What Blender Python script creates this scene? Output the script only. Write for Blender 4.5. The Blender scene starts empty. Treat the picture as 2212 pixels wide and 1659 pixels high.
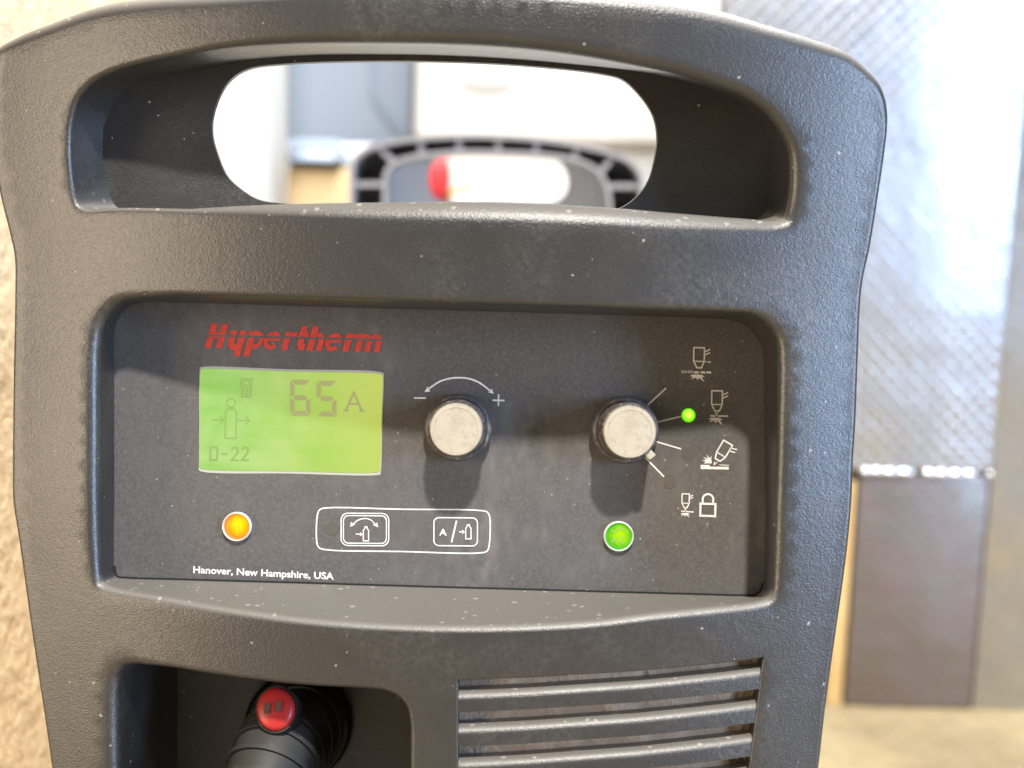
import bpy, bmesh, math, random
import numpy as np
from mathutils import Vector, Matrix, noise
from mathutils.geometry import delaunay_2d_cdt
random.seed(7)
R = math.radians
scn = bpy.context.scene
COL = scn.collection

# ------------------------------------------------------------------ camera
D = 0.26                                   # camera to control panel
PITCH, ROLL = R(7.4), R(1.7)
ORG = Vector((0, 0, 0.2735))               # where the optical axis meets the panel
XF = Vector((1, 0, 0)); YF = Vector((0, math.cos(PITCH), -math.sin(PITCH))); ZF = Vector((0, math.sin(PITCH), math.cos(PITCH)))
CAMP = ORG - D * YF
rv = math.cos(ROLL) * XF + math.sin(ROLL) * ZF
uv = -math.sin(ROLL) * XF + math.cos(ROLL) * ZF
cam = bpy.data.cameras.new('camera'); camo = bpy.data.objects.new('camera', cam); COL.objects.link(camo)
m = Matrix((rv, uv, -YF)).transposed().to_4x4(); m.translation = CAMP
camo.matrix_world = m
cam.sensor_width = 36; cam.lens = 36 * D / 0.2212
cam.clip_start = 0.01; cam.clip_end = 60
cam.dof.use_dof = True; cam.dof.focus_distance = D - 0.006; cam.dof.aperture_fstop = 11.5
scn.camera = camo

# ------------------------------------------------------------------ world, lamps, exposure
w = bpy.data.worlds.new('World'); scn.world = w; w.use_nodes = True
bgn = w.node_tree.nodes['Background']; bgn.inputs[0].default_value = (1.0, 0.97, 0.94, 1); bgn.inputs[1].default_value = 0.19

def lamp(name, pos, target, power, sx, sy, col):
    l = bpy.data.lights.new(name, 'AREA'); l.shape = 'RECTANGLE' if sx != sy else 'DISK'
    l.size = sx; l.size_y = sy; l.energy = power; l.color = col
    o = bpy.data.objects.new(name, l); COL.objects.link(o)
    o.location = pos
    o.rotation_euler = (Vector(target) - Vector(pos)).to_track_quat('-Z', 'Y').to_euler()
    return o
lamp('ceiling_lamp', (0.20, -1.45, 2.30), (0, 0, 0.27), 103, 0.15, 0.15, (1.0, 0.95, 0.88))
lamp('doorway_light', (1.55, -1.08, 0.52), (0.05, 0.1, 0.3), 35, 0.36, 0.66, (0.47, 0.66, 1.0))
lamp('added_warm_light', (-1.02, -0.68, 0.30), (0, 0, 0.28), 9, 0.38, 0.70, (1.0, 0.80, 0.58))  # unseen lamp added to give the left face its warm sheen
lamp('yard_light', (0.30, 0.42, 1.75), (0.15, 0.85, 0.30), 52, 0.7, 0.71, (0.95, 0.97, 1.0))

scn.view_settings.view_transform = 'Standard'; scn.view_settings.look = 'None'
scn.view_settings.exposure = 0; scn.view_settings.gamma = 1; scn.view_settings.use_curve_mapping = False
scn.render.engine = 'CYCLES'
scn.cycles.use_denoising = True
scn.cycles.max_bounces = 8

# ------------------------------------------------------------------ placing helpers
CX, CY = 1106.0, 829.5                     # reading frame 2212 x 1659, 0.1 mm per unit on the panel plane
def plane(px, py):
    u = (px - CX) * 1e-4; v = (CY - py) * 1e-4
    return (u * math.cos(ROLL) - v * math.sin(ROLL), u * math.sin(ROLL) + v * math.cos(ROLL))
def PX(px, py, Y):
    """point of the machine (its own frame) on the surface Y (number or function of x, z)"""
    a, b = plane(px, py)
    if callable(Y):
        y = -0.015
        for _ in range(12):
            k = (D + y) / D; y = Y(a * k, b * k)
    else: y = Y
    k = (D + y) / D
    return Vector((a * k, y, b * k))
def W(px, py, yw):
    """world point at world depth yw"""
    a, b = plane(px, py)
    d = D * YF + a * XF + b * ZF
    return CAMP + d * ((yw - CAMP.y) / d.y)
def soft(t, s=0.004):
    return s * math.log1p(math.exp(max(-40, min(40, t / s))))
def S(x, z):
    """moulded front face: barrel shaped across, kicked forward at the handle, back at the foot"""
    return -0.0112 - 0.0145 * (1 - (x / 0.088) ** 2) - 0.13 * soft(z - 0.020) + 0.05 * soft(-0.026 - z)

def tag(o, label, cat, kind=None, group=None):
    o['label'] = label
    if cat: o['category'] = cat
    if kind: o['kind'] = kind
    if group: o['group'] = group
    return o
def link(name, me, mat, parent=None):
    o = bpy.data.objects.new(name, me); COL.objects.link(o)
    if mat is not None and not me.materials: me.materials.append(mat)
    if parent is not None: o.parent = parent
    return o
def mk(name, verts, faces, mat, parent=None, smooth=None, fix=True):
    me = bpy.data.meshes.new(name); me.from_pydata([tuple(v) for v in verts], [], faces)
    if fix:
        bm = bmesh.new(); bm.from_mesh(me); bmesh.ops.recalc_face_normals(bm, faces=bm.faces); bm.to_mesh(me); bm.free()
    if smooth is not None:
        for p in me.polygons: p.use_smooth = True
        me.set_sharp_from_angle(angle=R(smooth))
    me.update()
    return link(name, me, mat, parent)
def box_vf(c, h, M=None):
    v = [Vector((c[0] + sx * h[0], c[1] + sy * h[1], c[2] + sz * h[2])) for sx in (-1, 1) for sy in (-1, 1) for sz in (-1, 1)]
    if M is not None: v = [M @ p for p in v]
    return v, [(0, 1, 3, 2), (4, 6, 7, 5), (0, 4, 5, 1), (2, 3, 7, 6), (0, 2, 6, 4), (1, 5, 7, 3)]
def bevel_box(name, c, h, r, mat, parent=None, M=None, seg=3):
    v, f = box_vf(c, h)
    me = bpy.data.meshes.new(name); me.from_pydata(v, [], f)
    bm = bmesh.new(); bm.from_mesh(me)
    bmesh.ops.recalc_face_normals(bm, faces=bm.faces)
    bmesh.ops.bevel(bm, geom=bm.edges[:], offset=r, segments=seg, affect='EDGES', profile=0.5)
    bm.to_mesh(me); bm.free()
    if M is not None: me.transform(M)
    for p in me.polygons: p.use_smooth = True
    me.set_sharp_from_angle(angle=R(35))
    return link(name, me, mat, parent)
class VF:
    def __init__(s): s.v = []; s.f = []
    def add(s, v, f):
        b = len(s.v); s.v += list(v); s.f += [tuple(i + b for i in q) for q in f]
    def build(s, name, mat, parent=None, smooth=None, fix=True): return mk(name, s.v, s.f, mat, parent, smooth, fix)

def catmull(P, k=10, closed=True):
    P = [Vector(p) for p in P]; n = len(P); out = []
    for i in range(n if closed else n - 1):
        if closed: p0, p1, p2, p3 = P[i - 1], P[i], P[(i + 1) % n], P[(i + 2) % n]
        else: p0, p1, p2, p3 = P[max(i - 1, 0)], P[i], P[i + 1], P[min(i + 2, n - 1)]
        # centripetal
        t0 = 0; t1 = t0 + max((p1 - p0).length, 1e-9) ** .5; t2 = t1 + max((p2 - p1).length, 1e-9) ** .5; t3 = t2 + max((p3 - p2).length, 1e-9) ** .5
        for j in range(k):
            t = t1 + (t2 - t1) * j / k
            A1 = p0 * ((t1 - t) / (t1 - t0)) + p1 * ((t - t0) / (t1 - t0)) if t1 - t0 > 1e-3 else p1
            A2 = p1 * ((t2 - t) / (t2 - t1)) + p2 * ((t - t1) / (t2 - t1))
            A3 = p2 * ((t3 - t) / (t3 - t2)) + p3 * ((t - t2) / (t3 - t2)) if t3 - t2 > 1e-3 else p2
            B1 = A1 * ((t2 - t) / (t2 - t0)) + A2 * ((t - t0) / (t2 - t0))
            B2 = A2 * ((t3 - t) / (t3 - t1)) + A3 * ((t - t1) / (t3 - t1))
            out.append(B1 * ((t2 - t) / (t2 - t1)) + B2 * ((t - t1) / (t2 - t1)))
    if not closed: out.append(P[-1])
    return out
def linear(P, step=12):
    P = [Vector(p) for p in P]; out = []
    for i in range(len(P)):
        a, b = P[i], P[(i + 1) % len(P)]
        k = max(1, int((b - a).length / step))
        out += [a.lerp(b, j / k) for j in range(k)]
    return out
def sarea(P):
    return 0.5 * sum(P[i - 1][0] * P[i][1] - P[i][0] * P[i - 1][1] for i in range(len(P)))
def inward(P):
    """unit normals pointing into the closed 2-D contour"""
    s = 1 if sarea(P) > 0 else -1; n = len(P); out = []
    for i in range(n):
        d = (P[(i + 1) % n] - P[i - 1]); d = Vector((-d.y, d.x)) * s
        out.append(d.normalized() if d.length > 1e-12 else Vector((0, 0)))
    return out
def inpoly(x, y, P):
    Pn = np.array([(p[0], p[1]) for p in P]); x1, y1 = Pn[:, 0], Pn[:, 1]; x2, y2 = np.roll(x1, -1), np.roll(y1, -1)
    x = np.asarray(x)[:, None]; y = np.asarray(y)[:, None]
    with np.errstate(divide='ignore', invalid='ignore'):
        c = ((y1 > y) != (y2 > y)) & (x < (x2 - x1) * (y - y1) / (y2 - y1) + x1)
    return c.sum(1) % 2 == 1
def fill(outer, holes, step):
    """triangulate an outline with holes; ring vertices come first, in order. returns pts, tris"""
    rings = [outer] + holes; pts = []; edges = []
    for r in rings:
        b = len(pts); pts += [Vector((p[0], p[1])) for p in r]
        edges += [(b + i, b + (i + 1) % len(r)) for i in range(len(r))]
    arr = np.array(pts); lo, hi = arr.min(0), arr.max(0)
    gx, gy = np.meshgrid(np.arange(lo[0], hi[0], step), np.arange(lo[1], hi[1], step))
    gx = gx.ravel() + np.tile([0, step / 2], gx.size)[:gx.size]; gy = gy.ravel()
    ok = inpoly(gx, gy, outer)
    for h in holes: ok &= ~inpoly(gx, gy, h)
    gx, gy = gx[ok], gy[ok]
    if len(gx):
        d = np.full(len(gx), 1e9)
        for p in arr: d = np.minimum(d, (gx - p[0]) ** 2 + (gy - p[1]) ** 2)
        ok = d > (step * .45) ** 2; gx, gy = gx[ok], gy[ok]
    n0 = len(pts)
    pts += [Vector((a, b)) for a, b in zip(gx, gy)]
    V, E, F, ov, oe, of = delaunay_2d_cdt(pts, edges, [], 0, 1e-9)
    cx = np.array([(V[f[0]].x + V[f[1]].x + V[f[2]].x) / 3 for f in F]); cy = np.array([(V[f[0]].y + V[f[1]].y + V[f[2]].y) / 3 for f in F])
    ok = inpoly(cx, cy, outer)
    for h in holes: ok &= ~inpoly(cx, cy, h)
    # map the triangulation's vertices back to the input order
    back = {}
    for i, o in enumerate(ov): back[i] = o[0] if len(o) else None
    extra = []
    for i in range(len(V)):
        if back[i] is None: back[i] = len(pts) + len(extra); extra.append(V[i])
    pts += extra
    tris = [tuple(back[j] for j in f) for f, k in zip(F, ok) if k]
    return pts, tris

# ------------------------------------------------------------------ materials
class NT:
    def __init__(s, name):
        s.m = bpy.data.materials.new(name); s.m.use_nodes = True; s.t = s.m.node_tree; s.b = s.t.nodes['Principled BSDF']
        s.tc = s.t.nodes.new('ShaderNodeTexCoord')
    def n(s, typ, **kw):
        nd = s.t.nodes.new(typ)
        for k, v in kw.items():
            if k in nd.inputs: s.put(nd.inputs[k], v)
            else: setattr(nd, k, v)
        return nd
    def put(s, inp, v):
        if hasattr(v, 'links') or isinstance(v, bpy.types.NodeSocket): s.t.links.new(v, inp)
        else: inp.default_value = v
    def map(s, scale=(1, 1, 1), rot=(0, 0, 0)):
        nd = s.n('ShaderNodeMapping'); s.t.links.new(s.tc.outputs['Object'], nd.inputs[0]); nd.inputs['Scale'].default_value = scale; nd.inputs['Rotation'].default_value = rot
        return nd.outputs[0]
    def noise(s, scale, detail=3, rough=.55, vec=None, dist=0):
        nd = s.n('ShaderNodeTexNoise'); nd.inputs['Scale'].default_value = scale; nd.inputs['Detail'].default_value = detail; nd.inputs['Roughness'].default_value = rough; nd.inputs['Distortion'].default_value = dist
        s.t.links.new(vec if vec is not None else s.tc.outputs['Object'], nd.inputs['Vector']); return nd.outputs['Fac']
    def vor(s, scale, vec=None, feature='F1', out='Distance', rnd=1):
        nd = s.n('ShaderNodeTexVoronoi'); nd.feature = feature; nd.inputs['Scale'].default_value = scale; nd.inputs['Randomness'].default_value = rnd
        s.t.links.new(vec if vec is not None else s.tc.outputs['Object'], nd.inputs['Vector']); return nd.outputs[out]
    def rng(s, v, a, b, c=0., d=1.):
        nd = s.n('ShaderNodeMapRange'); s.put(nd.inputs[0], v); nd.inputs[1].default_value = a; nd.inputs[2].default_value = b; nd.inputs[3].default_value = c; nd.inputs[4].default_value = d; return nd.outputs[0]
    def math(s, op, a, b=0.):
        nd = s.n('ShaderNodeMath'); nd.operation = op; s.put(nd.inputs[0], a); s.put(nd.inputs[1], b); return nd.outputs[0]
    def mix(s, f, a, b):
        nd = s.n('ShaderNodeMix'); nd.data_type = 'RGBA'; s.put(nd.inputs[0], f)
        for i, v in ((6, a), (7, b)):
            if isinstance(v, tuple): v = (*v, 1) if len(v) == 3 else v
            s.put(nd.inputs[i], v)
        return nd.outputs[2]
    def bump(s, h, dist, strength=1., prev=None):
        nd = s.n('ShaderNodeBump'); s.put(nd.inputs['Height'], h); nd.inputs['Distance'].default_value = dist; nd.inputs['Strength'].default_value = strength
        if prev is not None: s.t.links.new(prev, nd.inputs['Normal'])
        return nd.outputs[0]
    def set(s, **kw):
        for k, v in kw.items():
            k = k.replace('_', ' ')
            if isinstance(v, tuple) and len(v) == 3: v = (*v, 1)
            s.put(s.b.inputs[k], v)
        return s
def specks(t, scale, size, keep, vec=None):
    """sparse dust flecks: small blobs round some of the cell points"""
    d = t.vor(scale, vec); c = t.vor(scale, vec, out='Color')
    sep = t.n('ShaderNodeSeparateColor'); t.t.links.new(c, sep.inputs[0])
    rad = t.math('MULTIPLY', sep.outputs[1], size)
    on = t.math('LESS_THAN', d, rad); k = t.math('LESS_THAN', sep.outputs[0], keep)
    return t.math('MULTIPLY', on, k)
def wob(t):
    nd = t.n('ShaderNodeTexNoise'); nd.inputs['Scale'].default_value = 1400; t.t.links.new(t.tc.outputs['Object'], nd.inputs['Vector'])
    a = t.n('ShaderNodeVectorMath'); a.operation = 'SCALE'; t.t.links.new(nd.outputs['Color'], a.inputs[0]); a.inputs['Scale'].default_value = .0009
    b = t.n('ShaderNodeVectorMath'); b.operation = 'ADD'; t.t.links.new(a.outputs[0], b.inputs[0]); t.t.links.new(t.tc.outputs['Object'], b.inputs[1]); return b.outputs[0]
def plain(name, col, rough=.5, metal=0., **kw):
    t = NT(name); t.set(Base_Color=col, Roughness=rough, Metallic=metal, **kw)
    return t.m

def plastic(name, base, rough=.42, grain=1., dusty=1., spec=.5):
    t = NT(name)
    warp = t.map((1, 1, 1.6))
    g1 = t.noise(2300, 2, .5, warp, .3); g2 = t.noise(1000, 2, .5)
    h = t.math('ADD', t.math('MULTIPLY', g1, 1.0), t.math('MULTIPLY', g2, .6))
    nrm = t.bump(h, 0.000055 * grain, .8)
    geo = t.n('ShaderNodeNewGeometry'); sp = t.n('ShaderNodeSeparateXYZ'); t.t.links.new(geo.outputs['Normal'], sp.inputs[0])
    up = t.rng(sp.outputs[2], .2, .8)
    smear = t.rng(t.noise(28, 5, .62, None, .6), .46, .78)
    fine = t.rng(t.noise(900, 2, .6), .35, .8)
    film = t.math('MULTIPLY', smear, fine)
    wv = wob(t); s1 = specks(t, 330, .10, .14, wv); s2 = specks(t, 150, .030, .05, wv); s3 = specks(t, 520, .17, .10, wv)
    sp_all = t.math('MAXIMUM', t.math('MAXIMUM', s1, s2), s3)
    s4 = t.math('MAXIMUM', specks(t, 480, .30, .45, wv), specks(t, 260, .17, .45, wv))
    dust = t.math('MAXIMUM', t.math('MULTIPLY', sp_all, .55 * dusty), t.math('MULTIPLY', t.math('MULTIPLY', s4, up), .75 * dusty))
    dust = t.math('MAXIMUM', dust, t.math('MULTIPLY', film, .16 * dusty))
    dust = t.math('MAXIMUM', dust, t.math('MULTIPLY', up, .36 * dusty))
    col = t.mix(dust, base, (.50, .46, .40))
    rg = t.math('ADD', rough, t.math('MULTIPLY', dust, .35))
    t.set(Base_Color=col, Roughness=rg, Normal=nrm, Specular_IOR_Level=spec)
    return t.m
M_BEZEL = plastic('black_textured_plastic', (.023, .022, .022), .36, 1.7, 1., 1.)
M_BLACK = plastic('black_smooth_plastic', (.005, .005, .005), .55, .5, .2)

def panel_mat():
    t = NT('panel_film')
    fib = t.noise(1300, 3, .6); fib2 = t.noise(420, 3, .6, t.map((1, 1, .45)))
    smear = t.rng(t.noise(22, 5, .6, None, 1.2), .44, .74); sc = t.rng(t.noise(90, 3, .6, t.map((.25, 1, 1.2), (0, .5, 0))), .55, .8)
    f = t.math('MULTIPLY', t.math('ADD', smear, t.math('MULTIPLY', sc, .5)), t.rng(fib2, .3, .75))
    wv = wob(t); s1 = specks(t, 360, .10, .14, wv); s2 = specks(t, 130, .028, .14, wv); s3 = specks(t, 620, .16, .14, wv)
    sp = t.math('MAXIMUM', t.math('MAXIMUM', s1, s2), s3)
    dust = t.math('MAXIMUM', t.math('MULTIPLY', f, .26), t.math('MULTIPLY', sp, .6))
    dust = t.math('MAXIMUM', dust, t.rng(fib, .35, .8, 0, .13))
    t.set(Base_Color=t.mix(dust, (.082, .077, .074), (.50, .46, .42)), Roughness=t.math('ADD', .46, t.math('MULTIPLY', smear, .12)), Normal=t.bump(fib, .00003, .6))
    return t.m
M_PANEL = panel_mat()
def ink(name, col):
    t = NT(name); f = t.rng(t.noise(900, 3), .35, .7)
    t.set(Base_Color=t.mix(f, tuple(c * .8 for c in col), col), Roughness=.55); return t.m
M_WHITE = ink('white_ink', (.84, .81, .77)); M_RED = ink('red_ink', (.62, .055, .035)); M_FAINT = plain('unlit_window', (.105, .092, .078), .4)
def cap_mat():
    t = NT('worn_beige_cap')
    a = t.rng(t.noise(260, 4, .65), .48, .68); b = t.rng(t.noise(900, 3, .6), .5, .7)
    f = t.math('MAXIMUM', t.math('MULTIPLY', a, .35), t.math('MULTIPLY', b, .40))
    t.set(Base_Color=t.mix(f, (.43, .385, .30), (.27, .235, .175)), Roughness=.6, Normal=t.bump(b, .00004)); return t.m
M_CAP = cap_mat()
def knob_mat():
    t = NT('dusty_knob_plastic'); f = t.rng(t.noise(520, 4, .7), .48, .7); s = specks(t, 500, .3, .2)
    f2 = t.math('MAXIMUM', t.math('MULTIPLY', f, .35), t.math('MULTIPLY', s, .6))
    t.set(Base_Color=t.mix(f2, (.070, .064, .064), (.46, .38, .31)), Roughness=.45, Normal=t.bump(f, .00008)); return t.m
M_KNOB = knob_mat()
def lcd_mat():
    t = NT('lit_green_screen')
    a = t.rng(t.math('ADD', t.math('MULTIPLY', t.noise(48, 3, .5, None, 1.0), .75), t.math('MULTIPLY', t.noise(60, 3, .6, t.map((.5, 1, 5.))), .25)), .40, .60); gx = t.n('ShaderNodeSeparateXYZ'); t.t.links.new(t.tc.outputs['Object'], gx.inputs[0])
    col = t.mix(a, (.24, .58, .06), (.50, .70, .23))  # patchy reflections on the glass painted into the glow colour
    yel = t.rng(gx.outputs[0], -.060, -.030)
    col = t.mix(t.math('MULTIPLY', yel, .85), col, (.60, .66, .11))
    t.set(Base_Color=(.05, .09, .03), Roughness=.35, Emission_Color=col, Emission_Strength=.86)
    return t.m
M_LCD = lcd_mat()
def seg_mat():
    t = NT('dim_screen_segment'); t.set(Base_Color=(.06, .06, .03), Roughness=.35, Emission_Color=(.44, .42, .17), Emission_Strength=.84); return t.m
M_SEG = seg_mat()
def seg_mat2():
    t = NT('faint_screen_segment'); t.set(Base_Color=(.06, .08, .03), Roughness=.35, Emission_Color=(.30, .45, .13), Emission_Strength=.85); return t.m
M_SEG2 = seg_mat2()
def lens(name, edge, core, r, off, strength):
    """glowing lens: the diode inside is brightest"""
    t = NT(name); vm = t.n('ShaderNodeVectorMath'); vm.operation = 'DISTANCE'; t.t.links.new(t.tc.outputs['Object'], vm.inputs[0]); vm.inputs[1].default_value = (off[0], 0, off[1])
    sx = t.n('ShaderNodeSeparateXYZ'); t.t.links.new(t.tc.outputs['Object'], sx.inputs[0])
    cx = t.n('ShaderNodeCombineXYZ'); t.t.links.new(sx.outputs[0], cx.inputs[0]); t.t.links.new(sx.outputs[2], cx.inputs[2]); t.t.links.new(cx.outputs[0], vm.inputs[0])
    f = t.rng(vm.outputs['Value'], r * .25, r * 1.0)
    f = t.math('ADD', f, t.rng(t.noise(700, 3), .3, .7, -.12, .12))
    col = t.mix(f, core, edge)
    t.set(Base_Color=tuple(c * .3 for c in edge), Roughness=.25, Emission_Color=col, Emission_Strength=strength); return t.m

# ------------------------------------------------------------------ the machine
CUT = bpy.data.objects.new('plasma_cutter', None); COL.objects.link(CUT)
CUT.matrix_world = Matrix((XF, YF, ZF)).transposed().to_4x4(); CUT.location = ORG
CUT.empty_display_size = .05
tag(CUT, 'black plasma cutting machine with arched carry handle, two knobs and lit green screen', 'plasma cutter')
MI = (Matrix.Translation(ORG) @ Matrix((XF, YF, ZF)).transposed().to_4x4()).inverted()

outline = [(-2, 380), (6, 425), (24, 498), (36, 555), (37, 640), (34, 800), (32, 1000), (33, 1080), (45, 1160), (75, 1375), (100, 1540), (117, 1659), (150, 1900), (180, 2300), (190, 2800), (195, 3230), (230, 3262),
           (900, 3265), (1640, 3262), (1675, 3230), (1680, 2800), (1690, 2300), (1728, 1900), (1765, 1659), (1780, 1530), (1795, 1420), (1815, 1280), (1828, 1180), (1837, 1080), (1840, 1000), (1846, 900), (1851, 760), (1856, 650), (1862, 600),
           (1875, 540), (1890, 450), (1907, 335), (1915, 260), (1912, 215), (1898, 176), (1868, 140), (1825, 104), (1750, 74), (1650, 42), (1531, 9), (1400, -14), (1200, -34), (950, -44), (700, -38), (480, -22), (330, -12), (222, 4), (105, 43), (38, 72), (0, 98), (-14, 135), (-18, 190), (-15, 280)]
bowl = [((141, 300), (222, 300)), ((143, 360), (224, 360)), ((152, 420), (236, 415)), ((165, 450), (246, 440)), ((187, 462), (262, 452)),
        ((250, 460), (310, 456)), ((350, 461), (400, 456)), ((500, 466), (520, 456)), ((800, 476), (800, 461)), ((1106, 482), (1106, 466)), ((1300, 490), (1290, 471)), ((1455, 498), (1430, 475)), ((1600, 502), (1560, 477)), ((1680, 500), (1625, 474)),
        ((1712, 485), (1650, 462)), ((1728, 440), (1660, 430)), ((1733, 380), (1662, 380)), ((1728, 320), (1660, 320)), ((1706, 270), (1642, 272)), ((1665, 218), (1605, 232)), ((1612, 180), (1560, 208)), ((1560, 158), (1512, 188)),
        ((1480, 130), (1440, 168)), ((1406, 112), (1376, 155)), ((1256, 82), (1240, 140)), ((1106, 64), (1098, 128)), ((950, 57), (950, 121)), ((800, 58), (808, 119)), ((650, 64), (665, 121)), ((500, 80), (528, 132)), ((400, 101), (435, 150)), ((300, 122), (345, 166)), ((235, 142), (285, 188)), ((190, 168), (252, 218)), ((160, 205), (234, 245)), ((146, 250), (225, 270))]
hole = [(460, 250), (480, 195), (505, 165), (540, 147), (620, 137), (850, 131), (1106, 139), (1306, 160), (1346, 172), (1386, 210), (1411, 250), (1420, 300), (1413, 350), (1401, 390), (1376, 425), (1331, 453), (1220, 456), (1106, 454), (800, 448), (620, 440), (560, 432), (525, 412), (490, 380), (468, 330), (458, 290)]
panel = [((188, 900), (246, 900)), ((188, 1075), (246, 1075)), ((192, 1190), (245, 1190)), ((203, 1262), (247, 1235)), ((215, 1277), (252, 1247)),
         ((240, 1287), (272, 1250)), ((350, 1307), (370, 1253)), ((500, 1332), (510, 1257)), ((650, 1352), (655, 1261)), ((800, 1364), (800, 1265.5)), ((950, 1369), (950, 1270)), ((1100, 1368), (1095, 1274)), ((1280, 1359), (1270, 1279)), ((1413, 1343), (1400, 1282.5)), ((1547, 1330), (1525, 1286)), ((1637, 1319), (1600, 1288)), ((1668, 1309), (1632, 1287)),
         ((1686, 1285), (1645, 1276)), ((1692, 1249), (1650, 1249)), ((1698, 1100), (1653, 1080)), ((1705, 861), (1651, 860)), ((1706, 782), (1650, 790)), ((1703, 738), (1647, 755)), ((1695, 715), (1638, 733)), ((1675, 689), (1620, 711)), ((1650, 671), (1598, 698)), ((1620, 662), (1572, 690)),
         ((1560, 658), (1520, 687)), ((1400, 652), (1380, 682.5)), ((1106, 642), (1100, 674)), ((800, 633), (800, 665.5)), ((500, 626), (510, 657)), ((345, 622), (360, 653)), ((283, 624), (306, 654)), ((255, 630), (282, 661)), ((231, 645), (263, 676)), ((210, 670), (252, 695)), ((198, 697), (247, 715)), ((191, 731), (246, 745)), ((188, 815), (246, 815))]
socket = [(229, 1640), (227, 1560), (228, 1490), (234, 1452), (252, 1425), (282, 1415), (320, 1420), (413, 1438), (542, 1457), (671, 1470), (800, 1477), (836, 1482), (868, 1498), (889, 1525), (897, 1562), (898, 1650), (898, 1850), (890, 2060), (850, 2110), (560, 2120), (280, 2110), (248, 2080), (235, 2000), (230, 1800)]
GT = [(985, 1464.5), (1060, 1462.5), (1146, 1459), (1280, 1451), (1380, 1445), (1458, 1438), (1560, 1428), (1653.6, 1416.7)]
def gy(x, off_l, off_r):
    xs = [p[0] for p in GT]; ys = [p[1] for p in GT]
    f = (x - 985) / (1653.6 - 985)
    return float(np.interp(x, xs, ys)) + off_l + (off_r - off_l) * f
grille = GT + [(1640, 1530), (1628, 1620), (1615, 1720), (1600, 1860), (1400, 1885), (1200, 1895), (985, 1900)]

# --- front bezel: one moulded shell with rolled lips
BV, BF = [], []
def F2(P, Y): return [PX(p[0], p[1], Y) for p in P]
def xz(P): return [Vector((p.x, p.z)) for p in P]
FLOOR_BOWL = -0.0030
o_pts = xz(F2(catmull(outline, 9), lambda x, z: S(x, z) + .0015))
o_in = inward(o_pts)
def r_out(p): return .0012 + .0026 * max(0, min(1, (p.y - .052) / .02))
o_ring = [p + n * r_out(p) for p, n in zip(o_pts, o_in)]
holes2d = {}
b_lip = xz(F2(catmull([a for a, b in bowl], 9), S)); b_floor = xz(F2(catmull([b for a, b in bowl], 9), FLOOR_BOWL))
p_lip = xz(F2(catmull([a for a, b in panel], 9), S)); p_floor = xz(F2(catmull([b for a, b in panel], 9), 0.))
s_lip = xz(F2(catmull(socket, 9), S))
g_lip = xz(F2(linear(grille, 14), S))
rings = [b_lip, p_lip, s_lip, g_lip]
pts, tris = fill(o_ring, rings, .0024)
BV = [Vector((p.x, S(p.x, p.y), p.y)) for p in pts]; BF = list(tris)
off = [0]
for r in [o_ring] + rings: off.append(off[-1] + len(r))
def bridge(ia, ib):
    n = len(ia)
    for i in range(n): BF.append((ia[i], ia[(i + 1) % n], ib[(i + 1) % n], ib[i]))
def addring(P):
    b = len(BV); BV.extend(P); return list(range(b, b + len(P)))
def lip(start, ring, radius, floor=None, yfloor=None, depth=None, draft=.0006):
    nn = inward(ring); base = [S(p.x, p.y) for p in ring]; prev = list(range(start, start + len(ring)))
    for t in (15, 30, 45, 60, 75, 90):
        a = R(t); P = []
        for p, n, y in zip(ring, nn, base):
            r = radius(p); q = p + n * (r * math.sin(a)); P.append(Vector((q.x, y + r * (1 - math.cos(a)), q.y)))
        cur = addring(P); bridge(prev, cur); prev = cur
    top = [BV[i].copy() for i in prev]
    for k in (.3, .65, 1.):
        P = []
        for i, q in enumerate(top):
            if floor is not None: e = Vector((floor[i].x, yfloor, floor[i].y))
            else:
                n = nn[i]; yy = yfloor if yfloor is not None else base[i] + depth
                e = Vector((q.x + n.x * draft, yy, q.z + n.y * draft))
            P.append(q.lerp(e, k))
        cur = addring(P); bridge(prev, cur); prev = cur
    return prev
def r_bowl(p):
    c = max(0, 1 - (abs(p.x) / .066) ** 2.2)
    k = max(0., min(1., (p.y - .038) / .022)); k = k * k * (3 - 2 * k)
    return .0012 + (.0034 - .0018 * k) * c
def r_panel(p):
    sm = lambda t: max(0., min(1., t)) ** 2 * (3 - 2 * max(0., min(1., t)))
    side = .0014 + .0008 * max(sm((-.066 - p.x) / .012), sm((p.x - .046) / .012))
    low = sm((-.034 - p.y) / .012)
    return side * (1 - low) + .0016 * low
def r_sock(p):
    return .0012 + .0013 * max(0., min(1., (-.066 - p.x) / .012))
bowl_floor_ring = lip(off[1], b_lip, r_bowl, b_floor, FLOOR_BOWL)
panel_ring = lip(off[2], p_lip, r_panel, p_floor, 0.)
sock_ring = lip(off[3], s_lip, r_sock, None, .032)
lip(off[4], g_lip, lambda p: .0005, None, None, .012, .0)
# bowl floor with the hand hole
h_pts = xz(F2(catmull(hole, 9), FLOOR_BOWL))
fp, ft = fill([Vector((BV[i].x, BV[i].z)) for i in bowl_floor_ring], [h_pts], .004)
n0 = len(bowl_floor_ring); base = len(BV)
BV.extend(Vector((p.x, FLOOR_BOWL, p.y)) for p in fp[n0:])
idx = lambda j: bowl_floor_ring[j] if j < n0 else base + j - n0
BF.extend(tuple(idx(j) for j in t) for t in ft)
prev = [base + i for i in range(len(h_pts))]; hn = inward(h_pts)
for dy, ins in ((.0006, .0002), (.0012, .0), (.0026, -.0004)):
    cur = addring([Vector((p.x + n.x * ins, FLOOR_BOWL + dy, p.y + n.y * ins)) for p, n in zip(h_pts, hn)]); bridge(prev, cur); prev = cur
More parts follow.
